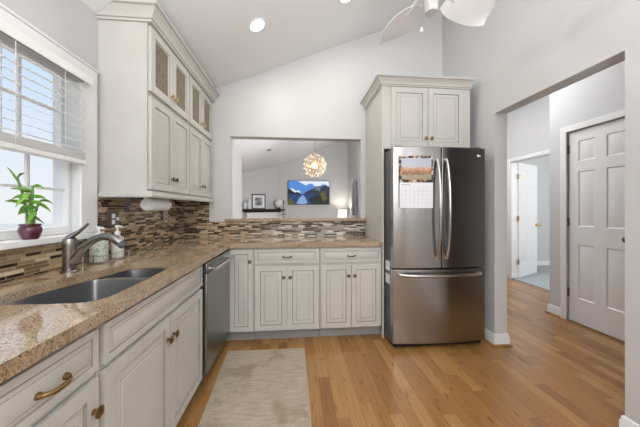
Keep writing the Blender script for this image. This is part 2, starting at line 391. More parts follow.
struct('ground', B().box(-40, T - 0.02, -30, 40, -0.9, -0.8), 'ground', 'pale ground outside the window', smooth=False)

# base boards
BBP = [(0, 0.001), (0.014, 0.001), (0.014, 0.075), (0.009, 0.088), (0.009, 0.10), (0.004, 0.106), (0, 0.106)]
SHP = [(0.0145, 0.001), (0.032, 0.001), (0.030, 0.008), (0.024, 0.015), (0.0145, 0.018)]
def baseboard(name, path, side, shoe=None):
    struct(name, B().sweep(path, BBP, side), 'trim', 'white baseboard')
    if shoe: struct('trim_' + name, B().sweep(path, SHP, side), 'floor', 'oak shoe moulding')
baseboard('baseboard_pier', [(XR - 0.001, 2.95), (XR - 0.001, 2.171), (XR + 0.121, 2.171), (XR + 0.121, 4.99)], -1, True)
baseboard('baseboard_right', [(XR - 0.001, -2.09), (XR - 0.001, 1.248), (XR + 0.121, 1.248), (XR + 0.121, -2.19)], 1)
baseboard('baseboard_hall', [(XH - 0.001, 2.665), (XH - 0.001, 2.806), (XF - 0.001, 2.806), (XF - 0.001, 3.33)], 1, True)
baseboard('baseboard_bedroom', [(6.99, 5.149), (XF + 0.13, 5.149)], 1)

# ------------------------------------------------------------------ kitchen window and blind
root = thing('window_1', 'white double-hung kitchen window over the sink', 'window', (XL, 1.17, WZ0))
root['kind'] = 'structure'
ox, oy, oz = XL, 1.17, WZ0
def wb(): return B()
def off(b): return b.move(Matrix.Translation((-ox, -oy, -oz)))
b = B()
for y0, y1 in ((1.60, 1.722), (0.615, 0.737)): b.box(XL + 0.0005, XL + 0.019, y0, y1, 1.087, 2.065)
b.box(XL + 0.0005, XL + 0.019, 0.737, 1.60, 1.995, 2.065)
b.box(XL + 0.0005, XL + 0.026, 0.60, 1.737, 2.065, 2.078)
spart('casing', off(b), 'trim', root, bevel=0.003)
b = B().box(T - 0.02, XL, 1.6155, WY1 - 0.001, 1.087, WZ1 - 0.001).box(T - 0.02, XL, WY0 + 0.001, 0.7245, 1.087, WZ1 - 0.001).box(T - 0.02, XL, 0.725, 1.615, 1.995, WZ1 - 0.001)
spart('jamb', off(b), 'vinyl', root)
def sash(name, x0, x1, z0, z1, gz0, gz1):
    b = B(); gy0, gy1 = 0.757, 1.590
    b.box(x0, x1, 0.725, gy0, z0, z1).box(x0, x1, gy1, 1.6145, z0, z1).box(x0, x1, gy0, gy1, z0, gz0).box(x0, x1, gy0, gy1, gz1, z1)
    s = spart(name, off(b), 'vinyl', root, bevel=0.002)
    xm = (x0 + x1) / 2; b = B(); st = (gy1 - gy0) / 4
    for i in (1, 2, 3): b.box(xm - 0.006, xm + 0.006, gy0 + st * i - 0.007, gy0 + st * i + 0.007, gz0, gz1)
    zm = (gz0 + gz1) / 2
    for i in range(4): b.box(xm - 0.005, xm + 0.005, gy0 + st * i + 0.0071, gy0 + st * (i + 1) - 0.0071, zm - 0.0065, zm + 0.0065)
    spart('muntin', off(b), 'vinyl', s)
    spart('pane', off(B().box(xm - 0.0015, xm + 0.0015, gy0 - 0.005, gy1 + 0.005, gz0 - 0.005, gz1 + 0.005)), 'glass', s)
sash('lower_sash', XL - 0.075, XL - 0.042, 1.088, 1.565, 1.130, 1.535)
sash('upper_sash', XL - 0.112, XL - 0.079, 1.535, 1.994, 1.572, 1.975)
b = B().box(T - 0.03, XL, WY0 + 0.001, WY1 - 0.001, WZ0 + 0.004, 1.086).box(XL, XL + 0.045, 0.59, 1.745, 1.056, 1.086)
spart('sill', off(b), 'trim', root, bevel=0.004)

bl = thing('window_blind', 'white horizontal slat blind half lowered over the kitchen window', 'blind', (XL, 1.17, 1.5))
ox, oy, oz = XL, 1.17, 1.5
x0 = XL - 0.008
spart('valance', off(B().box(x0 + 0.010, x0 + 0.062, 0.742, 1.596, 1.985, 1.991).box(x0 + 0.058, x0 + 0.066, 0.70, 1.632, 1.945, 1.993).box(x0 + 0.030, x0 + 0.058, 1.624, 1.632, 1.945, 1.993)), 'blind', bl, bevel=0.002)
spart('headrail', off(B().box(x0, x0 + 0.048, 0.742, 1.596, 1.947, 1.984)), mat('headrail_shaded_grey', (0.36, 0.355, 0.34), 0.5), bl)  # grey metal, darkened to carry the shade under the valance
b = B(); ya, yb = 0.742, 1.597
for i in range(9):
    z = 1.905 - i * 0.0425
    b.prism([(x0 + 0.004, z + 0.0105), (x0 + 0.004, z + 0.0080), (x0 + 0.054, z - 0.0105), (x0 + 0.054, z - 0.0080)], 1, ya, yb)
spart('slats', off(b), 'slat', bl)
b = B()
for i in range(8):
    z = 1.507 + i * 0.0048
    b.box(x0 + 0.003, x0 + 0.055, ya, yb, z, z + 0.0028)
spart('slat_stack', off(b), 'blind', bl)
spart('bottom_rail', off(B().box(x0 + 0.002, x0 + 0.056, ya, yb, 1.480, 1.504)), 'blind', bl, bevel=0.002)
for y in (0.86, 1.15, 1.22, 1.46):
    for dx in (0.001, 0.0565):
        spart('ladder_cord', off(B().box(x0 + dx, x0 + dx + 0.001, y - 0.002, y + 0.002, 1.49, 1.946)), 'white_plastic', bl)
# ------------------------------------------------------------------ tile backsplashes
b = B().box(XL + 0.0005, XL + 0.010, 0.495, 1.746, 0.916, 1.055).box(XL + 0.0005, XL + 0.010, 1.746, YB - 0.0005, 0.916, 1.33)
struct('trim_1', b, 'tile_left', 'brown mosaic tile backsplash under window and wall cabinets', smooth=False)
b = B().box(XL + 0.0105, -0.968, YB - 0.0105, YB - 0.0005, 0.916, 1.33).box(-0.968, 0.812, YB - 0.0105, YB - 0.0005, 0.916, 1.085)
struct('trim_2', b, 'tile_back', 'mosaic tile backsplash below the pass-through', smooth=False)
o = B().box(-0.785, 0.811, YB - 0.055, YB - 0.0005, 1.0855, 1.118).box(-0.741, 0.761, YB - 0.0005, YB + 0.18, 1.0855, 1.118).build('ledge', 'granite', bevel=0.004)
tag(o, 'narrow granite ledge capping the half wall at the pass-through', 'ledge')

# ------------------------------------------------------------------ cabinet parts
RAISED = [(0, 0, 0), (0.003, 0.0065, 1), (0.0055, 0.0075, 1), (0.009, 0.0075, 0), (0.036, 0.0035, 0), (0.0395, 0.0035, 1), (0.0405, 0.0015, 0)]
DRAWER = [(0, 0, 0), (0.002, 0.003, 1), (0.0045, 0.0035, 1), (0.014, 0.001, 0), (0.016, 0.0005, 1), (0.017, 0.0, 0)]
def knob(parent, x, y, z, m, s=1.0, base=True):
    b = B().lathe([(0.0055 * s, 0), (0.0055 * s, -0.012 * s), (0.011 * s, -0.016 * s), (0.021 * s, -0.021 * s), (0.021 * s, -0.024 * s), (0.010 * s, -0.029 * s), (0.0, -0.030 * s)], (x, y, z), 18, 1)
    if base: b.lathe([(0.010 * s, 0.0), (0.010 * s, -0.003), (0.006 * s, -0.004)], (x, y, z), 18, 1)
    return spart('knob', b, m, parent)
def pull(parent, x, y, z, m, L=0.096, r=0.0048):
    b = B(); pts = []; rr = []
    for i in range(17):
        t = i / 16; u = (t - 0.5) * 2
        pts.append((x + u * L / 2 * 1.04, y - 0.006 - 0.018 * (1 - u ** 4), z - 0.004 * (1 - u * u)))
        rr.append(r * (1.0 + 0.35 * abs(math.sin(t * PI * 5))) if 2 < i < 14 else r * 1.25)
    b.tube(pts, rr, 10)
    for sgn in (-1, 1): b.lathe([(0.009, 0.0), (0.009, -0.004), (0.0065, -0.012), (0.003, -0.014)], (x + sgn * L / 2, y, z), 14, 1)
    return spart('handle', b, m, parent)
def door(parent, x0, z0, w, h, fw=0.045, name='door', t=0.019):
    return spart(name, B().slab(x0, z0, w, h, t, [(fw, fw, w - fw, h - fw)], RAISED), ['paint', 'glaze'], parent, bevel=0.0025)
def drawer(parent, x0, z0, w, h, name='drawer', fw=0.022):
    return spart(name, B().slab(x0, z0, w, h, 0.019, [(fw, fw, w - fw, h - fw)], DRAWER), ['paint', 'glaze'], parent, bevel=0.0025)
G = 0.0025
def carcass(root, w, depth, toe=True, hollow=False):
    if hollow:   # the basin hangs inside: sides, floor, back and a front frame only
        b = B().box(0.0015, 0.0185, 0.0205, depth, 0.105, 0.8745).box(w - 0.0185, w - 0.0015, 0.0205, depth, 0.105, 0.8745).box(0.0185, w - 0.0185, 0.0205, depth, 0.105, 0.123)
        b.box(0.0185, w - 0.0185, depth - 0.012, depth, 0.123, 0.8745).box(0.0185, w - 0.0185, 0.0205, 0.027, 0.123, 0.8745)
    else: b = B().box(0.0015, w - 0.0015, 0.0205, depth, 0.105, 0.8745)
    spart('carcass', b, 'paint', root)
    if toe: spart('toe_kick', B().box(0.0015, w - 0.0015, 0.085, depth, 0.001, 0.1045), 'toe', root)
def base_unit(label, loc, rz, w, depth, top, doors, metal_knob, metal_pull, group, pullL=0.096, ksize=1.0, m=0.012, topz=(0.727, 0.856), bot=0.117):
    r = thing('base_cabinet', label, 'cabinet', loc, rz, group)
    carcass(r, w, depth, hollow=(top == 'panel'))
    dt = 0.703
    if top in ('drawer', 'panel'):
        d = drawer(r, m, topz[0], w - 2 * m, topz[1] - topz[0], 'drawer' if top == 'drawer' else 'false_front')
        if top == 'drawer': pull(d, w / 2 + (0.022 if doors == 1 else 0), 0, (topz[0] + topz[1]) / 2 - (0.010 if doors == 1 else 0.002), metal_pull, pullL)
    else: dt = topz[1]
    if doors == 2:
        dw = (w - 2 * m - 0.005) / 2
        for i, x in enumerate((m, m + dw + 0.005)):
            d = door(r, x, bot, dw, dt - bot)
            knob(d, x + (dw - 0.027 if i == 0 else 0.027), 0, dt - 0.100, metal_knob, ksize)
    else:
        d = door(r, m, bot, w - 2 * m, dt - bot)
        knob(d, w - m - 0.022, 0, dt - 0.092, metal_knob, ksize)
    return r
GB = 'base cabinets with grey-white doors'
LR = PI / 2
base_unit('grey-white sink base cabinet with two tall doors under a plain false front', (-0.611, 0.8795, 0), LR, 0.8955, 0.56, 'panel', 2, 'brass', 'brass', GB, ksize=0.9)
base_unit('grey-white drawer base cabinet with a single door and brass bail pull, nearest the viewer', (-0.611, 0.5005, 0), LR, 0.3775, 0.56, 'drawer', 1, 'brass', 'brass', GB, pullL=0.074, ksize=0.85)
base_unit('grey-white two-door base cabinet between the corner door and the one beside the refrigerator', (-0.384, 2.40, 0), 0, 0.604, 0.58, 'drawer', 2, 'pewter', 'pewter', GB, 0.07, 0.8)
base_unit('grey-white two-door base cabinet right beside the refrigerator panel', (0.2215, 2.40, 0), 0, 0.592, 0.58, 'drawer', 2, 'pewter', 'pewter', GB, 0.07, 0.8)
r = thing('corner_cabinet', 'narrow grey-white corner cabinet with one full-height door beside the dishwasher', 'cabinet', (-0.597, 2.40, 0), 0, GB)
spart('carcass', B().box(0.012, 0.211, 0.0205, 0.58, 0.105, 0.8745).box(-0.60, 0.012, 0.03, 0.58, 0.105, 0.8745), 'paint', r)
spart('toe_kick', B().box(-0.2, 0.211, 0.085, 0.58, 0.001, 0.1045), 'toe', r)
d = door(r, 0.0, 0.117, 0.204, 0.739, 0.04); knob(d, 0.180, 0, 0.752, 'pewter', 0.8)

# ------------------------------------------------------------------ dishwasher
r = thing('dishwasher', 'stainless steel dishwasher with a bar handle', 'dishwasher', (-0.611, 1.7775, 0), LR)
W = 0.617
spart('tub', B().box(0.004, W - 0.004, 0.03, 0.56, 0.10, 0.868), 'fridge_side', r)
spart('door', B().box(0.006, W - 0.006, -0.022, 0.028, 0.115, 0.795), 'dw_steel', r, bevel=0.006)
spart('control_panel', B().box(0.006, W - 0.006, -0.022, 0.028, 0.799, 0.864), 'dw_steel', r, bevel=0.006)
h = B()
pts = [(0.045 + (W - 0.09) * i / 12, -0.062 - 0.006 * math.sin(PI * i / 12), 0.815) for i in range(13)]
h.tube(pts, 0.0125, 12)
for x in (0.075, W - 0.075): h.cyl((x, -0.02, 0.815), (x, -0.060, 0.815), 0.009)
spart('handle', h, 'chrome', r)
spart('toe_kick', B().box(0.006, W - 0.006, 0.06, 0.5, 0.002, 0.097), 'black', r)

# ------------------------------------------------------------------ counter with sink cut-out
def smooth_closed(pts, k=5):
    out = []; n_ = len(pts)
    for i in range(n_):
        p0, p1, p2, p3 = [Vector(pts[(i + j) % n_]) for j in (-1, 0, 1, 2)]
        for s_ in range(k):
            t = s_ / k
            out.append(tuple(0.5 * ((2 * p1) + (p2 - p0) * t + (2 * p0 - 5 * p1 + 4 * p2 - p3) * t * t + (3 * p1 - p0 - 3 * p2 + p3) * t ** 3)))
    return out
HOLE = smooth_closed([(-0.962, 0.936), (-0.87, 0.928), (-0.774, 0.927), (-0.70, 0.934), (-0.668, 0.965), (-0.656, 1.04), (-0.660, 1.23), (-0.670, 1.40), (-0.678, 1.53), (-0.70, 1.580), (-0.75, 1.604), (-0.86, 1.612), (-0.945, 1.590), (-0.972, 1.53), (-0.994, 1.404), (-1.038, 1.242), (-1.058, 1.137), (-1.045, 1.02), (-1.015, 0.965)])
def counter_mesh(outer, hole, z0, z1):
    bm = bmesh.new()
    def loop(pts):
        vs = [bm.verts.new((x, y, z1)) for x, y in pts]
        return vs, [bm.edges.new((vs[i], vs[(i + 1) % len(vs)])) for i in range(len(vs))]
    ov, oe = loop(outer); es = list(oe); loops = [ov]
    if hole: hv, he = loop(hole); es += he; loops.append(hv)
    bmesh.ops.triangle_fill(bm, edges=es, use_beauty=True)
    top = list(bm.faces); low = {v: bm.verts.new((v.co.x, v.co.y, z0)) for v in list(bm.verts)}
    for f_ in top: bm.faces.new([low[v] for v in reversed(f_.verts)])
    for L in loops:
        for i in range(len(L)):
            a, c = L[i], L[(i + 1) % len(L)]; bm.faces.new([a, c, low[c], low[a]])
    b = B(); b.bm.free(); b.bm = bm; return b
arc = [(-0.589 + 0.03 * (1 - math.cos(t)), 2.345 + 0.035 * math.sin(t) * 1.0) for t in (0.0, 0.5, 1.05, PI / 2)]
outer = [(XL + 0.0015, 0.492), (-0.589, 0.492)] + arc + [(0.8135, 2.38), (0.8135, YB - 0.0015), (XL + 0.0015, YB - 0.0015)]
o = counter_mesh(outer, HOLE, 0.8765, 0.9145).build('countertop', 'granite', bevel=0.0045, seg=3)
tag(o, 'polished brown speckled granite countertop wrapping the corner with the sink cut-out', 'countertop')

def bowl(parent, outline, ztop, zbot, c):
    cx = sum(p[0] for p in outline) / len(outline); cy = sum(p[1] for p in outline) / len(outline)
    rings = []
    def ring(s_, z): return [(cx + (x - cx) * s_, cy + (y - cy) * s_, z) for x, y in outline]
    for s_, z in ((1.025, ztop), (1.0, ztop), (0.985, ztop - 0.02), (0.955, zbot + 0.05), (0.90, zbot + 0.015), (0.80, zbot), (0.12, zbot - 0.006)): rings.append(ring(s_, z))
    for s_, z in ((0.12, zbot - 0.010), (0.82, zbot - 0.004), (0.925, zbot + 0.012), (0.975, zbot + 0.05), (1.003, ztop - 0.02), (1.025, ztop - 0.003)): rings.append(ring(s_, z))
    b = B(); R = [[b.bm.verts.new(p) for p in r_] for r_ in rings]; m_ = len(outline)
    for a, d_ in zip(R, R[1:] + R[:1]):
        for i in range(m_): b.bm.faces.new([a[i], a[(i + 1) % m_], d_[(i + 1) % m_], d_[i]])
    o = spart('basin', b, 'sink', parent)
    b = B().lathe([(0.0, -0.011), (0.043, -0.010), (0.045, -0.001), (0.040, 0.0015), (0.030, -0.003), (0.006, -0.004), (0.0, -0.003)], (cx, cy, zbot - 0.001), 24)
    spart('drain', b, 'chrome', o)
sk = thing('kitchen_sink', 'undermount stainless steel double basin sink under the window', 'sink', (0, 0, 0))
L1 = smooth_closed([(-0.965, 0.929), (-0.87, 0.921), (-0.774, 0.920), (-0.695, 0.927), (-0.660, 0.96), (-0.648, 1.04), (-0.652, 1.23), (-0.658, 1.345), (-0.688, 1.387), (-0.85, 1.391), (-0.965, 1.389), (-1.008, 1.365), (-1.046, 1.242), (-1.066, 1.137), (-1.052, 1.01), (-1.02, 0.957)], 5)
L2 = smooth_closed([(-1.0, 1.455), (-0.98, 1.535), (-0.953, 1.598), (-0.86, 1.620), (-0.75, 1.612), (-0.692, 1.587), (-0.669, 1.53), (-0.664, 1.465), (-0.69, 1.434), (-0.83, 1.430), (-0.97, 1.430)], 5)
bowl(sk, L1, 0.8755, 0.70, None); bowl(sk, L2, 0.872, 0.715, None)
spart('divider', B().box(-1.0, -0.668, 1.392, 1.428, 0.845, 0.8715), 'chrome', sk, bevel=0.004)

# ------------------------------------------------------------------ faucet
fa = thing('faucet', 'brushed nickel single-lever pull-out kitchen faucet', 'faucet', (-1.11, 1.385, 0.9145))
spart('base', B().lathe([(0.0, 0), (0.036, 0), (0.036, 0.006), (0.031, 0.012), (0.0, 0.013)], (0, 0, 0), 28), 'faucet', fa)
spart('body', B().lathe([(0.0, 0.0125), (0.0285, 0.0125), (0.0275, 0.06), (0.029, 0.125), (0.030, 0.15), (0.026, 0.165), (0.014, 0.174), (0.0, 0.176)], (0, 0, 0), 28), 'faucet', fa)
sp_ = [(0.012, 0, 0.055), (0.035, 0, 0.085), (0.07, 0, 0.128), (0.11, 0, 0.160), (0.150, 0, 0.174), (0.185, 0, 0.172), (0.212, 0, 0.160), (0.235, 0, 0.140)]
spart('spout', B().tube(sp_, [0.022, 0.021, 0.0195, 0.0185, 0.018, 0.0195, 0.021, 0.0195], 18), 'faucet', fa)
spart('spray_head', B().tube([(0.2355, 0, 0.1395), (0.244, 0, 0.128), (0.248, 0, 0.122)], [0.0185, 0.0175, 0.015], 18), 'fridge_side', fa)
lv = [(-0.004, 0.0, 0.168), (0.012, 0.004, 0.182), (0.035, 0.010, 0.200), (0.058, 0.014, 0.222), (0.072, 0.016, 0.238)]
spart('lever', B().tube(lv, [0.021, 0.0185, 0.0125, 0.0095, 0.0085], 14, flat=0.7), 'faucet', fa)

# ------------------------------------------------------------------ wall cabinets by the window
UB, UY0, UY1 = 1.349, 1.745, 2.975
def glass_door(parent, x0, z0, w, h, fw=0.05):
    d = spart('door', B().slab(x0, z0, w, h, 0.019, [(fw, fw, w - fw, h - fw)], [(0, 0, 0), (0.003, 0.005, 1), (0.008, 0.006, 0), (0.008, 0.019, 0)], cap=False), ['paint', 'glaze'], parent, bevel=0.002)
    g = spart('glass_panel', B().box(x0 + fw + 0.004, x0 + w - fw - 0.004, 0.0105, 0.0145, z0 + fw + 0.004, z0 + h - fw - 0.004), 'amber', d)
    g['label'] = 'patterned amber glass panel'
    return d
def wall_unit(label, y0):
    w = (UY1 - UY0) / 2
    r = thing('wall_cabinet', label, 'cabinet', (-0.925, y0, 0), LR, 'wall cabinets with glass upper doors')
    spart('carcass', B().box(0.001, w - 0.001, 0.0205, 0.3135, UB - 0.006, 2.4145), 'paint', r)
    m = 0.012; dw = (w - 2 * m - 0.005) / 2
    for i, x in enumerate((m, m + dw + 0.005)):
        d = door(r, x, UB + 0.004, dw, 0.598, 0.048); knob(d, x + (dw - 0.026 if i == 0 else 0.026), 0, 1.447, 'pewter', 0.85)
        g = glass_door(r, x, 1.985, dw, 0.418); knob(g, x + (dw - 0.026 if i == 0 else 0.026), 0, 2.062, 'gold', 0.85)
    return r
wall_unit('tall grey-white wall cabinet with glass upper doors, on the window side', UY0)
wall_unit('tall grey-white wall cabinet with glass upper doors, on the pass-through side', UY0 + (UY1 - UY0) / 2 + 0.0005)
CROWN = [(0, 0), (0.010, 0), (0.012, 0.012), (0.018, 0.018), (0.020, 0.030), (0.028, 0.040), (0.046, 0.062), (0.058, 0.070), (0.062, 0.082), (0.068, 0.088), (0.068, 0.100), (0, 0.100)]
b = B().sweep([(XL + 0.0015, UY0 - 0.0005), (-0.922, UY0 - 0.0005), (-0.922, 2.998)], [(o_, 2.4155 + z * 0.95) for o_, z in CROWN], -1, dark=(2, 7))
bmesh.ops.bisect_plane(b.bm, geom=b.bm.verts[:] + b.bm.edges[:] + b.bm.faces[:], plane_co=(0, 0, cz(0) - 0.003), plane_no=(-0.404, 0, 1), clear_outer=True)
b.box(-1.05, -0.9225, UY0 + 0.0005, 2.998, 2.416, 2.46)
tag(b.build('crown_molding', ['paint', 'glaze']), 'stepped grey-white crown molding capping the wall cabinets beside the window', 'molding')
RAIL = [(0, 0), (0.012, 0), (0.016, 0.006), (0.016, 0.018), (0.010, 0.024), (0.010, 0.040), (0, 0.040)]
b = B().sweep([(XL + 0.02, UY0 + 0.004), (-0.929, UY0 + 0.004), (-0.929, 2.974)], [(o_ + 0.010, 1.300 + z * 1.05) for o_, z in RAIL], -1)
tag(b.build('light_rail', 'paint'), 'grey-white light rail molding along the underside of the wall cabinets', 'molding')

# paper towel roll under the cabinet
pt = thing('paper_towel_holder', 'white paper towel roll on a holder under the wall cabinet', 'paper towels', (-1.03, 1.885, 1.258))
spart('roll', B().lathe([(0.019, 0.02), (0.042, 0.02), (0.044, 0.025), (0.044, 0.275), (0.042, 0.28), (0.019, 0.28)], (0, 0, 0), 32, 1), 'white_paper', pt)
spart('core', B().lathe([(0.0, 0.0095), (0.0185, 0.0095), (0.0185, 0.2895), (0.0, 0.2895)], (0, 0, 0), 20, 1), 'white_plastic', pt)
for y in (0.0, 0.29): spart('bracket', B().lathe([(0, y), (0.036, y), (0.038, y + 0.004), (0.036, y + 0.009), (0, y + 0.009)], (0, 0, 0), 24, 1).box(-0.014, 0.014, y + 0.001, y + 0.008, 0.02, 0.0855), 'white_plastic', pt)

# outlets on the tile
def outlet(label, loc, m, w, h, rot):
    r = thing('outlet', label, 'outlet', loc, rot)
    spart('cover_plate', B().box(-w / 2, w / 2, -0.006, 0, 0, h), m, r, bevel=0.002)
    for z in (0.024, h - 0.024 - 0.03): spart('socket', B().box(-0.016, 0.016, -0.009, -0.0061, z, z + 0.03), 'white_plastic' if m == 'pewter' else 'chrome', r, bevel=0.002)
    return r
r = outlet('double switch and outlet plate of dark bronze on tile next to the window', (XL + 0.0115, 1.862, 1.10), 'pewter', 0.115, 0.118, LR)
spart('toggle', B().box(0.030, 0.040, -0.016, -0.0061, 0.05, 0.07), 'white_plastic', r)
outlet('narrow silver outlet plate on tile below the paper towel roll', (XL + 0.0115, 2.57, 1.10), mat('outlet_grey', (0.42, 0.43, 0.44), 0.4), 0.075, 0.118, LR)

# soap dispensers
mint = mat('mint_ceramic', (0.50, 0.57, 0.47), 0.35); n = N(mint)
vo = n.n('ShaderNodeTexVoronoi'); vo.inputs['Scale'].default_value = 55; n.l(n.obj(), vo.inputs['Vector'])
n.l(n.ramp(vo.outputs['Distance'], [(0.0, (0.16, 0.27, 0.25)), (0.22, (0.20, 0.30, 0.27)), (0.3, (0.55, 0.60, 0.50)), (1, (0.60, 0.64, 0.54))]), n.b.inputs['Base Color'])
cream = mat('cream_ceramic', (0.72, 0.70, 0.60), 0.3)
def dispenser(label, loc, m, r_, h_):
    r = thing('soap_dispenser', label, 'soap dispenser', loc)
    spart('bottle', B().lathe([(0, 0), (r_ * 0.94, 0), (r_, 0.006), (r_, h_ * 0.8), (r_ * 0.92, h_ * 0.92), (r_ * 0.45, h_), (r_ * 0.4, h_ + 0.012), (0, h_ + 0.013)], (0, 0, 0), 28), m, r)
    p_ = spart('pump', B().lathe([(0, h_ + 0.0135), (0.017, h_ + 0.0135), (0.017, h_ + 0.028), (0.006, h_ + 0.031), (0.006, h_ + 0.052), (0.013, h_ + 0.054), (0.013, h_ + 0.066), (0, h_ + 0.068)], (0, 0, 0), 18), 'white_plastic', r)
    spart('nozzle', B().tube([(0.012, -0.006, h_ + 0.060), (0.034, -0.018, h_ + 0.060), (0.042, -0.022, h_ + 0.054)], [0.0065, 0.0055, 0.005], 10), 'white_plastic', p_)
dispenser('mint patterned soap dispenser with white pump behind the faucet', (-1.145, 1.625, 0.9215), mint, 0.043, 0.135)
dispenser('smaller cream soap dispenser with white pump behind the faucet', (-1.128, 1.755, 0.9215), cream, 0.034, 0.135)
b = B()
for z in (0.9195, 0.96):
    c_ = [(-1.195, 1.575), (-1.085, 1.575), (-1.085, 1.795), (-1.195, 1.795)]
    for i in range(4): b.cyl((*c_[i], z), (*c_[(i + 1) % 4], z), 0.0018, n=8)
for x, y in c_ + [(-1.14, 1.575), (-1.14, 1.795), (-1.085, 1.685), (-1.195, 1.685)]: b.cyl((x, y, 0.9155), (x, y, 0.962), 0.0018, n=8)
for x in (-1.17, -1.145, -1.12, -1.10): b.cyl((x, 1.575, 0.9195), (x, 1.795, 0.9195), 0.0014, n=6)
tag(b.build('wire_caddy', 'chrome'), 'chrome wire caddy holding two soap dispensers beside the sink', 'caddy')

# lucky bamboo on the sill
pl = thing('lucky_bamboo', 'lucky bamboo plant in a small plum glazed pot on the window sill', 'plant', (-1.222, 1.315, 1.0865))
spart('pot', B().lathe([(0, 0), (0.026, 0), (0.031, 0.008), (0.0405, 0.040), (0.038, 0.054), (0.034, 0.058), (0.038, 0.066), (0.0385, 0.070), (0.034, 0.071), (0.031, 0.060), (0, 0.060)], (0, 0, 0), 30), 'plum', pl)
stalks = [((0.002, 0.004), (0.002, 0.002), 0.19), ((0.010, -0.008), (0.006, -0.012), 0.15), ((-0.008, -0.006), (-0.006, -0.030), 0.22), ((0.004, 0.012), (0.004, 0.018), 0.12)]
def leaf(b, base, d, L, wid, droop, mi):
    d = Vector(d).normalized(); h_ = d.cross(Vector((0, 0, 1))).normalized(); v_ = h_.cross(d); s_ = (h_ * 0.55 + v_ * 0.83) * wid; rings = []
    for i in range(8):
        t = i / 7; c_ = Vector(base) + d * L * t + Vector((0, 0, -droop * t * t)); wd = s_ * (math.sin(PI * min(1, (t * 0.95 + 0.05)) ** 0.8) + 0.03)
        up = Vector((0, 0, 0.0008)); mid = Vector((0, 0, -0.25 * wd.length))
        rings.append([tuple(c_ - wd + up), tuple(c_ + mid + up), tuple(c_ + wd + up), tuple(c_ + wd - up), tuple(c_ + mid - up), tuple(c_ - wd - up)])
    b.loft(rings, mi)
lv_b = []
LV = [[(0.3, 0.9, 0.5), (-0.2, -1, 0.35), (0.5, 0.8, 0.1), (0.3, -1, 0.1), (0.5, -0.7, -0.1)], [(0.3, -1, -0.15), (0.2, -1, 0.4), (0.6, 0.6, 0.3), (0.4, -1, 0.15)],
      [(0.1, 0.45, 1), (-0.1, -0.4, 1), (0.3, 1, 0.25), (0.2, 1, 0.75), (0.2, -1, 0.3), (0.5, -0.8, 0.0), (0.5, 0.7, 0.1)], [(0.4, 0.9, 0.6), (0.5, 1, 0.0), (0.4, -0.9, 0.05), (0.5, -1, -0.3)]]
for ((x, y), (dx, dy), H), dirs in zip(stalks, LV):
    b = B(); prof = []; K = 6
    for j in range(K * 2 + 1):
        t = j / (K * 2); prof.append(((x + dx * t * t * 1.2, y + dy * t * t * 1.2, 0.058 + H * t), 0.0042 if j % 2 else 0.0054))
    spart('stalk', b.tube([p_[0] for p_ in prof], [p_[1] for p_ in prof], 10), 'stalk', pl)
    for q, dd in enumerate(dirs):
        hh = 1.0 - 0.13 * q; bp = (x + dx * hh * hh * 1.2, y + dy * hh * hh * 1.2, 0.058 + H * min(hh, 0.99))
        b = B(); leaf(b, bp, dd, random.uniform(0.055, 0.085) * (0.8 if dd[1] > 0 else 1.5), random.uniform(0.0075, 0.011), random.uniform(0.01, 0.05), 0)
        spart('leaf', b, 'leaf2' if (q + int(H * 100)) % 2 else 'leaf', pl)

# ------------------------------------------------------------------ refrigerator cabinet and refrigerator
fc = thing('refrigerator_cabinet', 'grey-white cabinet with two doors above the refrigerator and a tall side panel', 'cabinet', (0.8155, 2.39, 0))
W = 0.893
spart('carcass', B().box(0.0195, W - 0.0005, 0.0205, 0.606, 1.803, 2.4145), 'paint', fc)
spart('side_panel', B().box(0, 0.019, 0.015, 0.606, 0.001, 2.4145), 'paint', fc, bevel=0.001)
for i, x in enumerate((0.086, 0.086 + 0.366)):
    d = door(fc, x, 1.822, 0.361, 0.568, 0.05); knob(d, x + (0.361 - 0.027 if i == 0 else 0.027), 0, 1.905, 'brass', 0.85)
b = B().sweep([(-0.001, 0.606), (-0.001, 0.0145), (W, 0.0145)], [(o_ * 0.95, 2.3995 + z * 0.85) for o_, z in CROWN], -1, dark=(2, 7))
b.box(0.0, W, 0.016, 0.606, 2.4155, 2.4835)
b2 = b
spart('crown', b2, ['paint', 'glaze'], fc)

fr_ = thing('refrigerator', 'stainless steel french-door refrigerator with bottom freezer drawer', 'refrigerator', (0.838, 2.190, 0))
FW = 0.858
def bow(x): return -0.030 * (1 - ((x - FW / 2) / (FW / 2)) ** 2)
def bowed(x0, x1, z0, z1, yb=0.062, n_=14):
    poly = [(x0 + 0.0, yb)] + [(x0 + (x1 - x0) * i / n_, bow(x0 + (x1 - x0) * i / n_)) for i in range(n_ + 1)] + [(x1, yb)]
    return B().prism(poly, 2, z0, z1)
spart('body', B().box(0.006, FW - 0.006, 0.068, 0.73, 0.03, 1.762), 'fridge_side', fr_, bevel=0.004)
spart('base_grille', B().box(0.02, FW - 0.02, 0.03, 0.2, 0.008, 0.048), 'black', fr_)
ld = spart('left_door', bowed(0.001, FW / 2 - 0.0035, 0.709, 1.772), 'steel', fr_, bevel=0.005)
rd = spart('right_door', bowed(FW / 2 + 0.0035, FW - 0.001, 0.709, 1.772), 'steel', fr_, bevel=0.005)
fd = spart('freezer_drawer', bowed(0.001, FW - 0.001, 0.05, 0.697), 'steel', fr_, bevel=0.005)
def vhandle(parent, x):
    y0 = bow(x); pts = []
    for i in range(21):
        t = i / 20; u = 2 * t - 1; pts.append((x, y0 - 0.012 - 0.052 * (1 - u * u) ** 0.75, 0.795 + 0.865 * t))
    b = B().tube(pts, 0.0125, 12, flat=1.0)
    for z in (0.797, 1.658): b.cyl((x, y0 + 0.001, z), (x, y0 - 0.018, z), 0.013, n=14)
    spart('handle', b, 'chrome', parent)
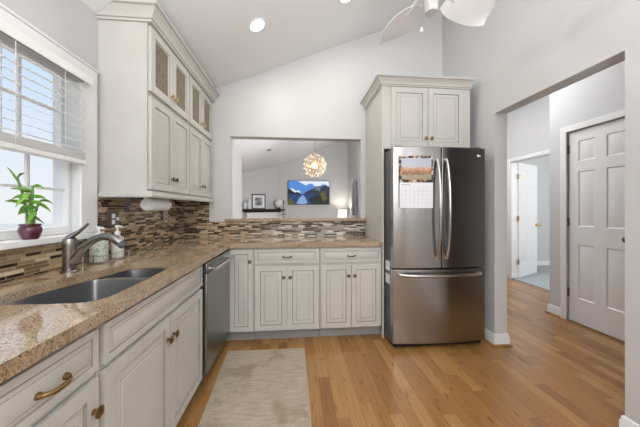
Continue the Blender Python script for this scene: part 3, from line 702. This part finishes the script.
vhandle(ld, FW / 2 - 0.045); vhandle(rd, FW / 2 + 0.040)
pts = []
for i in range(25):
    t = i / 24; u = 2 * t - 1; x = 0.055 + (FW - 0.11) * t; pts.append((x, bow(x) - 0.012 - 0.045 * (1 - u ** 4) ** 0.8, 0.655))
b = B().tube(pts, 0.0135, 12)
for x in (0.058, FW - 0.058): b.cyl((x, bow(x) + 0.001, 0.655), (x, bow(x) - 0.02, 0.655), 0.013, n=14)
spart('handle', b, 'chrome', fd)
spart('badge', B().lathe([(0, 0), (0.011, 0), (0.011, -0.002), (0.008, -0.002), (0.008, -0.001), (0, -0.001)], (FW - 0.075, bow(FW - 0.075) - 0.0005, 1.702), 20, 1).box(FW - 0.060, FW - 0.046, bow(FW - 0.05) - 0.0015, bow(FW - 0.05) + 0.001, 1.697, 1.707), 'white_plastic', rd)
for x in (0.03, FW - 0.09): spart('hinge_cover', B().box(x, x + 0.06, 0.015, 0.12, 1.7725, 1.785), 'fridge_side', fr_, bevel=0.004)

# papers and calendar on the refrigerator
cal = thing('wall_calendar', 'calendar with a landscape picture hung on the left refrigerator door', 'calendar', (0.889, 2.1685, 1.235), math.radians(-3.2))
pic = mat('calendar_picture', (0.5, 0.4, 0.3), 0.4); n = N(pic)
g_ = n.n('ShaderNodeTexCoord').outputs['Generated']; mp = n.n('ShaderNodeMapping'); mp.inputs['Scale'].default_value = (5, 1, 9); n.l(g_, mp.inputs[0])
sz = n.n('ShaderNodeSeparateXYZ'); n.l(g_, sz.inputs[0])
hh = n.math('ADD', sz.outputs[2], n.math('MULTIPLY', n.math('SUBTRACT', n.noise(mp.outputs[0], 1.3, 4), 0.5), 0.45))
n.l(n.ramp(hh, [(0.0, (0.32, 0.27, 0.17)), (0.2, (0.42, 0.36, 0.24)), (0.3, (0.20, 0.11, 0.05)), (0.38, (0.55, 0.26, 0.14)), (0.52, (0.60, 0.33, 0.20)), (0.58, (0.55, 0.55, 0.60)), (1.0, (0.52, 0.55, 0.66))]), n.b.inputs['Base Color'])
w_ = 0.293
brd = mat('calendar_border', (0.04, 0.03, 0.03), 0.5); n = N(brd)
vo = n.n('ShaderNodeTexVoronoi'); vo.inputs['Scale'].default_value = 45; n.l(n.obj(), vo.inputs['Vector'])
n.l(n.ramp(vo.outputs['Color'], [(0.0, (0.02, 0.02, 0.02)), (0.5, (0.03, 0.03, 0.03)), (0.55, (0.45, 0.20, 0.08)), (0.75, (0.55, 0.5, 0.45))], 'CONSTANT'), n.b.inputs['Base Color'])
p_ = spart('picture_page', B().box(0, w_, -0.0025, 0, 0.222, 0.452), brd, cal)
spart('picture', B().box(0.016, w_ - 0.014, -0.0033, -0.0026, 0.246, 0.432), pic, p_)
g_ = spart('grid_page', B().box(0, w_, -0.0025, 0, 0, 0.221), 'white_paper', cal)
ink = mat('calendar_ink', (0.40, 0.42, 0.50), 0.8)
b = B()
for i in range(8): b.box(0.014 + i * 0.0379 - 0.0006, 0.014 + i * 0.0379 + 0.0006, -0.0031, -0.0026, 0.014, 0.182)
for i in range(6): b.box(0.014, 0.28, -0.0031, -0.0026, 0.0140 + i * 0.0336 - 0.0005, 0.0140 + i * 0.0336 + 0.0005)
for i in range(7): b.box(0.016 + i * 0.011, 0.016 + i * 0.011 + 0.007, -0.0031, -0.0026, 0.197, 0.207)
spart('grid_lines', b, ink, g_)
spart('hanger', B().tube([(w_ / 2 - 0.012, -0.001, 0.452), (w_ / 2, -0.001, 0.470), (w_ / 2 + 0.012, -0.001, 0.452)], 0.0012, 6), 'chrome', cal)
for i, (z, lab) in enumerate(((0.665, 'white note sheet stuck on the refrigerator side, upper of two'), (0.545, 'white note sheet stuck on the refrigerator side, lower of two'))):
    tag(B().box(0.8405, 0.8435, 2.28, 2.38, z, z + 0.085).build('note_sheet', 'white_paper'), lab, 'paper', 'notes on the refrigerator side')

# ------------------------------------------------------------------ rug
r = thing('kitchen_rug', 'beige mottled runner rug on the oak floor', 'rug', (0, 0, 0))
cor = [(-0.583, 2.285), (0.074, 2.275), (0.100, 0.55), (-0.505, 0.56)]
def quadslab(b, c_, z0, z1):
    b.prism(c_, 2, z0, z1); return b
ins = lambda k_: [((x - -0.235) * (1 - k_ * 3) - 0.235, (y - 1.42) * (1 - k_) + 1.42) for x, y in cor]
spart('pile', quadslab(B(), ins(0.012), 0.002, 0.0105), 'rug', r, bevel=0.002)
b = B()
i_ = ins(0.012)
for k_ in range(4): b.prism([cor[k_], cor[(k_ + 1) % 4], i_[(k_ + 1) % 4], i_[k_]], 2, 0.001, 0.009)
spart('binding', b, 'rug_edge', r)

# ------------------------------------------------------------------ interior doors
SIX = [(0, 0, 0), (0.006, 0.007, 0), (0.012, 0.007, 0), (0.030, 0.002, 0)]
def six_panel(w, h):
    st, mu = 0.095, 0.10; cw = (w - 2 * st - mu) / 2; rows = [(0.26, 0.835), (1.03, 1.615), (1.725, 1.94)]
    return [(x, z0 * h / 2.05, x + cw, z1 * h / 2.05) for x in (st, st + cw + mu) for z0, z1 in rows]
def hinge(parent, x, y, z, m): spart('hinge', B().cyl((x, y, z - 0.045), (x, y, z + 0.045), 0.008, n=12).box(x - 0.028, x + 0.004, y - 0.001, y + 0.003, z - 0.043, z + 0.043), m, parent)
# closed door in the hall (front faces -x): local x runs along -y
r = thing('door_1', 'closed white six-panel door in the hall wall', 'door', (XH + 0.012, DY1, 0.0), -PI / 2); r['kind'] = 'structure'
DWd = DY1 - DY0
spart('leaf', B().slab(0.003, 0.012, DWd - 0.006, 2.05, 0.035, six_panel(DWd - 0.006, 2.05), SIX), 'door', r)
b = B()
for x0, x1, z0, z1 in ((-0.068, -0.004, 0.001, 2.135), (DWd + 0.004, DWd + 0.068, 0.001, 2.135), (-0.004, DWd + 0.004, 2.071, 2.135)):
    b.box(x0, x1, -0.03, -0.0125, z0, z1)
spart('casing', b, 'trim', r, bevel=0.004)
for z in (0.315, 1.085, 1.88): hinge(r, 0.0, -0.004, z, 'pewter')
spart('doorknob', B().lathe([(0.026, 0), (0.026, -0.006), (0.010, -0.012), (0.010, -0.035), (0.026, -0.045), (0.028, -0.058), (0.018, -0.068), (0, -0.07)], (DWd - 0.065, -0.0005, 0.95), 20, 1), 'pewter', r)
# open bedroom door
r = thing('door_2', 'white six-panel bedroom door standing open into the room', 'door', (XF + 0.128, 4.205, 0.0), math.radians(25)); r['kind'] = 'structure'
spart('leaf', B().slab(0.004, 0.022, 0.74, 2.02, 0.035, six_panel(0.74, 2.02), SIX), 'door', r)
for z in (0.30, 1.06, 1.80): hinge(r, 0.0, -0.006, z, 'gold')
spart('doorknob', B().lathe([(0.026, 0), (0.026, -0.006), (0.010, -0.012), (0.010, -0.035), (0.026, -0.045), (0.028, -0.058), (0.018, -0.068), (0, -0.07)], (0.685, 0, 0.93), 20, 1), 'gold', r)
b = B().box(XF - 0.016, XF - 0.0005, 4.225, 4.29, 0.001, 2.11).box(XF - 0.016, XF - 0.0005, 3.335, 3.40, 0.001, 2.11).box(XF - 0.016, XF - 0.0005, 3.40, 4.225, 2.05, 2.11)
b.box(XF, XF + 0.12, 4.213, 4.2245, 0.02, 2.0495).box(XF, XF + 0.12, 3.4005, 3.412, 0.02, 2.0495).box(XF, XF + 0.12, 3.412, 4.213, 2.036, 2.0495)
struct('trim_3', b, 'trim', 'white casing of the bedroom doorway', bevel=0.003)

# ------------------------------------------------------------------ ceiling fixtures
def down_light(label, x, y, power):
    sl = math.atan(0.404)
    r = thing('recessed_light', label, 'light', (x, y, cz(x) - 0.001), 0, 'recessed ceiling lights')
    r.rotation_euler = (0, -sl, 0)
    spart('trim_ring', B().lathe([(0.062, -0.001), (0.085, -0.001), (0.085, -0.004), (0.066, -0.010), (0.060, -0.006)], (0, 0, 0), 32, ring=True), 'white_plastic', r)
    spart('lens', B().lathe([(0, -0.001), (0.060, -0.001), (0.060, -0.004), (0, -0.005)], (0, 0, 0), 28), 'light', r)
    l = bpy.data.lights.new('recessed_lamp', 'AREA'); l.shape = 'DISK'; l.size = 0.11; l.energy = power; l.color = (1, 0.96, 0.90)
    lo = bpy.data.objects.new('recessed_lamp', l); COL.objects.link(lo); lo.parent = r; lo.location = (0, 0, -0.012)
down_light('lit recessed ceiling light in the open slope above the wall cabinets', -0.334, 2.262, 3.5)
down_light('recessed ceiling light nearer the ceiling fan, cut off by the photo top edge', 0.452, 2.275, 2)

# fan
fn = thing('ceiling_fan', 'white ceiling fan with broad woven leaf blades hanging over the kitchen', 'fan', (0.83, 1.53, 2.60))
ch = cz(0.83) - 2.60
spart('downrod', B().cyl((0, 0, 0.14), (0, 0, ch - 0.06), 0.013), 'white_plastic', fn)
spart('canopy', B().lathe([(0.0, ch - 0.09), (0.03, ch - 0.09), (0.07, ch - 0.03), (0.075, ch - 0.032), (0.0, ch - 0.03)], (0, 0, 0), 28), 'white_plastic', fn)
spart('motor', B().lathe([(0, 0.03), (0.09, 0.03), (0.11, 0.05), (0.11, 0.10), (0.08, 0.14), (0, 0.145)], (0, 0, 0), 32), 'white_plastic', fn)
spart('switch_housing', B().lathe([(0, -0.165), (0.036, -0.165), (0.041, -0.155), (0.043, -0.02), (0.055, 0.0), (0.055, 0.0295), (0, 0.0295)], (0, 0, 0), 28), mat('fan_housing_beige', (0.50, 0.475, 0.455), 0.5), fn)
def blade(ang):
    rings = []; K = 16
    for i in range(K + 1):
        t = math.sin(PI / 2 * i / K); rr_ = 0.17 + 0.42 * t
        hw = 0.118 * (math.sin(PI * (0.08 + 0.92 * t) ** 0.95)) ** 0.62 + 0.012 if t < 1 else 0.02
        sw = -0.03 * math.sin(PI * t)
        row = []
        for q, z in ((-1, 0), (-0.5, 0.004), (0, 0.006), (0.5, 0.004), (1, 0), (1, 0.005), (0, 0.012), (-1, 0.005)):
            row.append((rr_, sw + q * hw, z - 0.03 * q))
        rings.append(row)
    bl_ = spart('blade', B().loft(rings).move(Matrix.Rotation(ang, 4, 'Z')), 'fan', fn)
    spart('blade_bracket', B().tube([(0.09, 0, 0.034), (0.14, 0, 0.016), (0.19, 0, 0.0), (0.24, 0, -0.002)], [0.012, 0.012, 0.014, 0.010], 10, flat=0.5).move(Matrix.Rotation(ang, 4, 'Z')), 'white_plastic', bl_)
for a in (23, 101, 203, 281): blade(math.radians(a))
spart('pull_chain', B().tube([(-0.040, 0.02, -0.10), (-0.048, 0.025, -0.105), (-0.050, 0.026, -0.13), (-0.050, 0.026, -0.235)], 0.0016, 8), 'chrome', fn)
spart('chain_knob', B().lathe([(0, -0.268), (0.008, -0.264), (0.010, -0.255), (0.005, -0.240), (0, -0.2355)], (-0.050, 0.026, 0), 14), 'white_plastic', fn)

# ------------------------------------------------------------------ living room beyond the pass-through
tv = thing('television', 'wall-mounted flat television showing a mountain lake', 'television', (0.43, 8.72, 1.78))
TW, TH = 1.40, 0.80
spart('frame', B().box(-TW / 2, TW / 2, 0.0, 0.045, -TH / 2, TH / 2), 'black', tv, bevel=0.004)
spart('wall_bracket', B().box(-0.2, 0.2, 0.0455, 0.0785, -0.2, 0.2), 'black', tv)
def em(name, c, s=0.55): return mat(name, (0, 0, 0), 0.6, emit=c, estr=s)
SCM = [em('screen_sky', (0.08, 0.24, 0.62)), em('screen_cloud', (0.72, 0.78, 0.88)), em('screen_ridge', (0.020, 0.028, 0.050)), em('screen_slope', (0.005, 0.014, 0.014)), em('screen_lake', (0.012, 0.045, 0.15)), em('screen_gleam', (0.22, 0.36, 0.60)), em('screen_shore', (0.10, 0.095, 0.012)), em('screen_snow', (0.15, 0.17, 0.21))]
b = B(); a_, c_ = TW / 2 - 0.012, TH / 2 - 0.012
def jag(poly):
    out = []
    for i, p_ in enumerate(poly):
        q_ = poly[(i + 1) % len(poly)]; out.append(p_)
        if max(abs(p_[0]), abs(p_[1]), abs(q_[0]), abs(q_[1])) > 0.99 and (p_[0] == q_[0] or p_[1] == q_[1]): continue
        for t in (0.25, 0.5, 0.75): out.append((max(-1, min(1, p_[0] + (q_[0] - p_[0]) * t + random.uniform(-0.02, 0.02))), max(-1, min(1, p_[1] + (q_[1] - p_[1]) * t + random.uniform(-0.05, 0.05)))))
    return out
def scr(poly, mi, k_):
    poly = jag(poly)
    b.f([(x * a_, -0.001 - 0.0004 * k_, z * c_) for x, z in poly], mi)
scr([(-1, -1), (1, -1), (1, 1), (-1, 1)], 0, 0)
scr([(-0.55, 1), (-0.15, 0.62), (0.1, 0.8), (0.35, 0.5), (0.75, 0.75), (1, 0.55), (1, 1)], 1, 1)
scr([(-1, 0.25), (-0.8, 0.35), (-0.62, 0.15), (-0.5, 0.22), (-0.4, -0.1), (-1, -0.1)], 1, 1)
scr([(-0.3, -0.12), (-0.12, 0.10), (0.1, 0.32), (0.28, 0.42), (0.42, 0.62), (0.6, 0.50), (0.8, 0.70), (1, 0.45), (1, -0.12)], 2, 2)
scr([(0.25, 0.2), (0.42, 0.62), (0.5, 0.4), (0.6, 0.5), (0.52, 0.15), (0.4, 0.25)], 7, 3)
scr([(-1, -0.12), (-1, 0.38), (-0.85, 0.20), (-0.7, 0.0), (-0.55, 0.05), (-0.35, -0.12)], 3, 3)
scr([(-1, -1), (1, -1), (1, -0.12), (-1, -0.12)], 4, 4)
scr([(-0.62, -0.95), (-0.46, -0.45), (-0.32, -0.2), (-0.2, -0.4), (-0.05, -0.85), (-0.2, -1), (-0.5, -1)], 5, 5)
scr([(0.1, -0.95), (0.02, -0.5), (0.35, -0.2), (1, -0.15), (1, -1), (0.3, -1)], 3, 6)
scr([(-1, -1), (-1, -0.45), (-0.85, -0.6), (-0.7, -1)], 6, 6)
scr([(0.55, -0.05), (0.65, 0.12), (0.78, 0.0), (0.9, -0.5), (0.75, -0.8), (0.6, -0.4)], 6, 7)
spart('screen', b, SCM, tv, smooth=False)

mt = thing('fireplace_surround', 'white fireplace surround on the diagonal living room wall', 'fireplace', (-1.055, 8.345, 0), PI / 4)
spart('surround', B().box(-0.66, -0.45, -0.12, 0, 0.001, 1.12).box(0.45, 0.66, -0.12, 0, 0.001, 1.12).box(-0.45, 0.45, -0.12, 0, 0.85, 1.12), 'trim', mt, bevel=0.004)
spart('firebox', B().box(-0.45, 0.45, -0.06, -0.01, 0.001, 0.849), 'black', mt)
o = thing('mantel_shelf', 'black mantel shelf above the fireplace surround', 'shelf', (-1.055, 8.345, 1.135), PI / 4)
spart('board', B().box(-0.80, 0.80, -0.20, -0.001, 0.06, 0.095), 'black', o, bevel=0.004)
spart('molding', B().sweep([(-0.70, -0.001), (-0.70, -0.12), (0.70, -0.12), (0.70, -0.001)], [(0, 0), (0.01, 0), (0.05, 0.0595), (0, 0.0595)], -1).box(-0.70, 0.70, -0.12, -0.001, 0.0, 0.0595), 'black', o)
def on_mantel(u): # point on the mantel board, u along its length
    return (-1.055 + (u * math.cos(PI / 4)) + 0.09 * math.sin(PI / 4), 8.345 + u * math.sin(PI / 4) - 0.09 * math.cos(PI / 4), 1.2305)
fr2 = thing('picture_frame', 'black picture frame with a white mat leaning on the mantel shelf', 'picture frame', on_mantel(-0.22), math.radians(20))
spart('frame', B().slab(-0.215, 0, 0.43, 0.46, 0.02, [(0.03, 0.03, 0.40, 0.43)], [(0, 0, 0), (0.004, 0.008, 0)], cap=False).box(-0.18, 0.18, 0.0155, 0.0195, 0.035, 0.425), 'black', fr2)
spart('mat_board', B().box(-0.178, 0.178, 0.009, 0.0125, 0.036, 0.424), 'white_paper', fr2)
pm = mat('abstract_print', (0.3, 0.3, 0.33), 0.6); n = N(pm); n.l(n.ramp(n.noise(n.obj(), 9, 4), [(0.35, (0.06, 0.06, 0.07)), (0.65, (0.40, 0.41, 0.45))]), n.b.inputs['Base Color'])
spart('print', B().box(-0.11, 0.11, 0.0080, 0.0088, 0.105, 0.355), pm, fr2)
gv = thing('globe_vase', 'round white globe ornament on a small foot at the end of the mantel shelf', 'ornament', on_mantel(0.50))
gv.location.x += 0.07; gv.location.y -= 0.07
spart('globe', B().sphere((0, 0, 0.18), 0.135, 24, 16), 'white_plastic', gv)
spart('foot', B().lathe([(0, 0), (0.07, 0), (0.05, 0.02), (0.03, 0.046), (0, 0.047)], (0, 0, 0), 20), 'pewter', gv)
jar = mat('frosted_glass', (0.74, 0.75, 0.77), 0.25)
for i, (u, h_, lab) in enumerate(((-0.72, 0.22, 'shorter frosted candle jar at the outer end of the mantel shelf'), (-0.58, 0.30, 'taller frosted candle jar on the mantel shelf beside the picture frame'))):
    r = thing('candle_jar', lab, 'candle', on_mantel(u), 0, 'candle jars on the mantel')
    spart('jar', B().lathe([(0, 0), (0.045, 0), (0.055, 0.02), (0.055, h_ * 0.75), (0.04, h_ * 0.8), (0, h_ * 0.81)], (0, 0, 0), 20), jar, r)
    spart('lid', B().lathe([(0, h_ * 0.815), (0.043, h_ * 0.815), (0.03, h_ * 0.9), (0.012, h_), (0, h_)], (0, 0, 0), 18), jar, r)
r = thing('fireplace_tools', 'dark fireplace tool stand on the floor beside the mantel shelf', 'fireplace tools', (-0.40, 8.45, 0.0))
spart('stand', B().lathe([(0, 0.001), (0.12, 0.001), (0.10, 0.02), (0.015, 0.04), (0.012, 1.40), (0.03, 1.42), (0.02, 1.50), (0, 1.52)], (0, 0, 0), 16), 'pewter', r)
for dx in (-0.07, 0.07):
    spart('tool', B().cyl((dx, 0, 0.25), (dx, 0, 1.14), 0.008).box(dx - 0.03, dx + 0.03, -0.012, 0.012, 0.12, 0.25).sphere((dx, 0, 1.16), 0.022), 'chrome', r)
spart('crossbar', B().box(-0.09, 0.09, -0.008, 0.008, 1.05, 1.07), 'pewter', r)
# chandelier
cx_, cy_, cz_ = 0.41, 5.8, 2.20
r = thing('chandelier', 'round glowing crystal chandelier hanging in the living room', 'chandelier', (cx_, cy_, cz_))
top = cz(cx_) - cz_
spart('cord', B().cyl((0, 0, 0.20), (0, 0, top - 0.03), 0.004, n=8), 'chrome', r)
spart('canopy', B().lathe([(0, top - 0.05), (0.06, top - 0.05), (0.065, top - 0.03), (0, top - 0.028)], (0, 0, 0), 20), 'chrome', r)
spart('bulb', B().sphere((0, 0, 0), 0.06), 'warm', r)
b = B(); c2 = B(); K = 170
for i in range(K):
    z = 1 - 2 * (i + 0.5) / K; a = i * 2.399963; q = math.sqrt(1 - z * z); d = Vector((q * math.cos(a), q * math.sin(a), z))
    R_ = 0.245 + 0.012 * ((i * 7) % 3 - 1)
    b.cyl(tuple(d * 0.07), tuple(d * R_), 0.0022, n=5)
    c2.sphere(tuple(d * R_), 0.013 + 0.004 * ((i * 5) % 3), 6, 4, mi=(i * 3) % 2)
o = spart('crystals', c2, [mat('crystal', (0.92, 0.86, 0.76), 0.12), mat('amber_crystal', (0.55, 0.42, 0.28), 0.12)], r); o['kind'] = 'stuff'
o = spart('wires', b, 'gold', r); o['kind'] = 'stuff'
l = bpy.data.lights.new('chandelier_lamp', 'POINT'); l.energy = 5; l.color = (1, 0.82, 0.58); l.shadow_soft_size = 0.1
lo = bpy.data.objects.new('chandelier_lamp', l); COL.objects.link(lo); lo.parent = r; lo.location = (0, 0, 0.0)
# table with lamp
r = thing('side_table', 'small dark side table under the lit table lamp', 'table', (1.50, 8.35, 0))
spart('tabletop', B().box(-0.25, 0.25, -0.25, 0.25, 0.60, 0.63), 'pewter', r, bevel=0.004)
for sx_ in (-1, 1):
    for sy_ in (-1, 1): spart('leg', B().box(sx_ * 0.21 - 0.02, sx_ * 0.21 + 0.02, sy_ * 0.21 - 0.02, sy_ * 0.21 + 0.02, 0.001, 0.5995), 'pewter', r)
r = thing('table_lamp', 'lit table lamp with white drum shade in the far living room corner', 'lamp', (1.50, 8.35, 0.631))
spart('base', B().lathe([(0, 0), (0.09, 0), (0.09, 0.015), (0.02, 0.03), (0.045, 0.12), (0.02, 0.24), (0.008, 0.26), (0.008, 0.36), (0, 0.36)], (0, 0, 0), 20), 'white_plastic', r)
spart('lamp_shade', B().lathe([(0.150, 0.33), (0.155, 0.33), (0.135, 0.58), (0.130, 0.58)], (0, 0, 0), 28, ring=True), 'shade', r)
l = bpy.data.lights.new('table_bulb', 'POINT'); l.energy = 6; l.color = (1, 0.93, 0.82); l.shadow_soft_size = 0.05
lo = bpy.data.objects.new('table_bulb', l); COL.objects.link(lo); lo.parent = r; lo.location = (0, 0, 0.50)
# hanging cloth and thermostat
clm = mat('mauve_cloth', (0.27, 0.26, 0.33), 0.9)
r = thing('hanging_throw', 'grey-purple cloth hanging from a hook on the living room side wall', 'cloth', (XR - 0.001, 7.55, 2.08))
b = B(); rings = []
for i in range(9):
    t = i / 8; wd = 0.05 + 0.17 * min(1, t * 2.2); row = []
    for j in range(24):
        a = 2 * PI * j / 24; fold = 1 + 0.28 * math.sin(a * 6 + 1)
        row.append((-0.055 + 0.045 * math.cos(a) * fold, wd * math.sin(a) * (1 + 0.06 * math.sin(a * 5)), -0.03 - 1.0 * t))
    rings.append(row)
spart('cloth', b.loft(rings), clm, r)
spart('hook', B().tube([(0.0, 0, 0.0), (-0.05, 0, 0.0), (-0.065, 0, 0.02)], 0.008, 8), 'pewter', r)
r = thing('curtain_pole', 'tall thin dark pole standing by the side wall next to the hanging cloth', 'pole', (1.66, 7.05, 0))
spart('pole', B().cyl((0, 0, 0.03), (0, 0, 2.0), 0.012, n=10), 'pewter', r)
spart('foot', B().lathe([(0, 0.001), (0.09, 0.001), (0.08, 0.025), (0, 0.03)], (0, 0, 0), 18), 'pewter', r)
r = thing('thermostat', 'small pale thermostat on the living room side wall', 'thermostat', (XR - 0.0005, 8.1, 2.05))
spart('housing', B().box(-0.025, 0, -0.06, 0.06, 0, 0.16), 'vinyl', r, bevel=0.005)
spart('display', B().box(-0.0258, -0.0252, -0.035, 0.035, 0.08, 0.12), 'toe', r)
r = thing('smoke_detector', 'small smoke detector on the sloped living room ceiling', 'smoke detector', (-0.651, 6.34, cz(-0.651) - 0.0005)); r.rotation_euler = (0, -math.atan(0.404), 0)
spart('housing', B().lathe([(0, 0), (0.085, 0), (0.085, -0.010), (0.06, -0.022), (0, -0.023)], (0, 0, 0), 28), 'white_plastic', r)
spart('grille', B().lathe([(0.0, -0.0235), (0.055, -0.0235), (0.05, -0.030), (0, -0.031)], (0, 0, 0), 24), 'pewter', r)
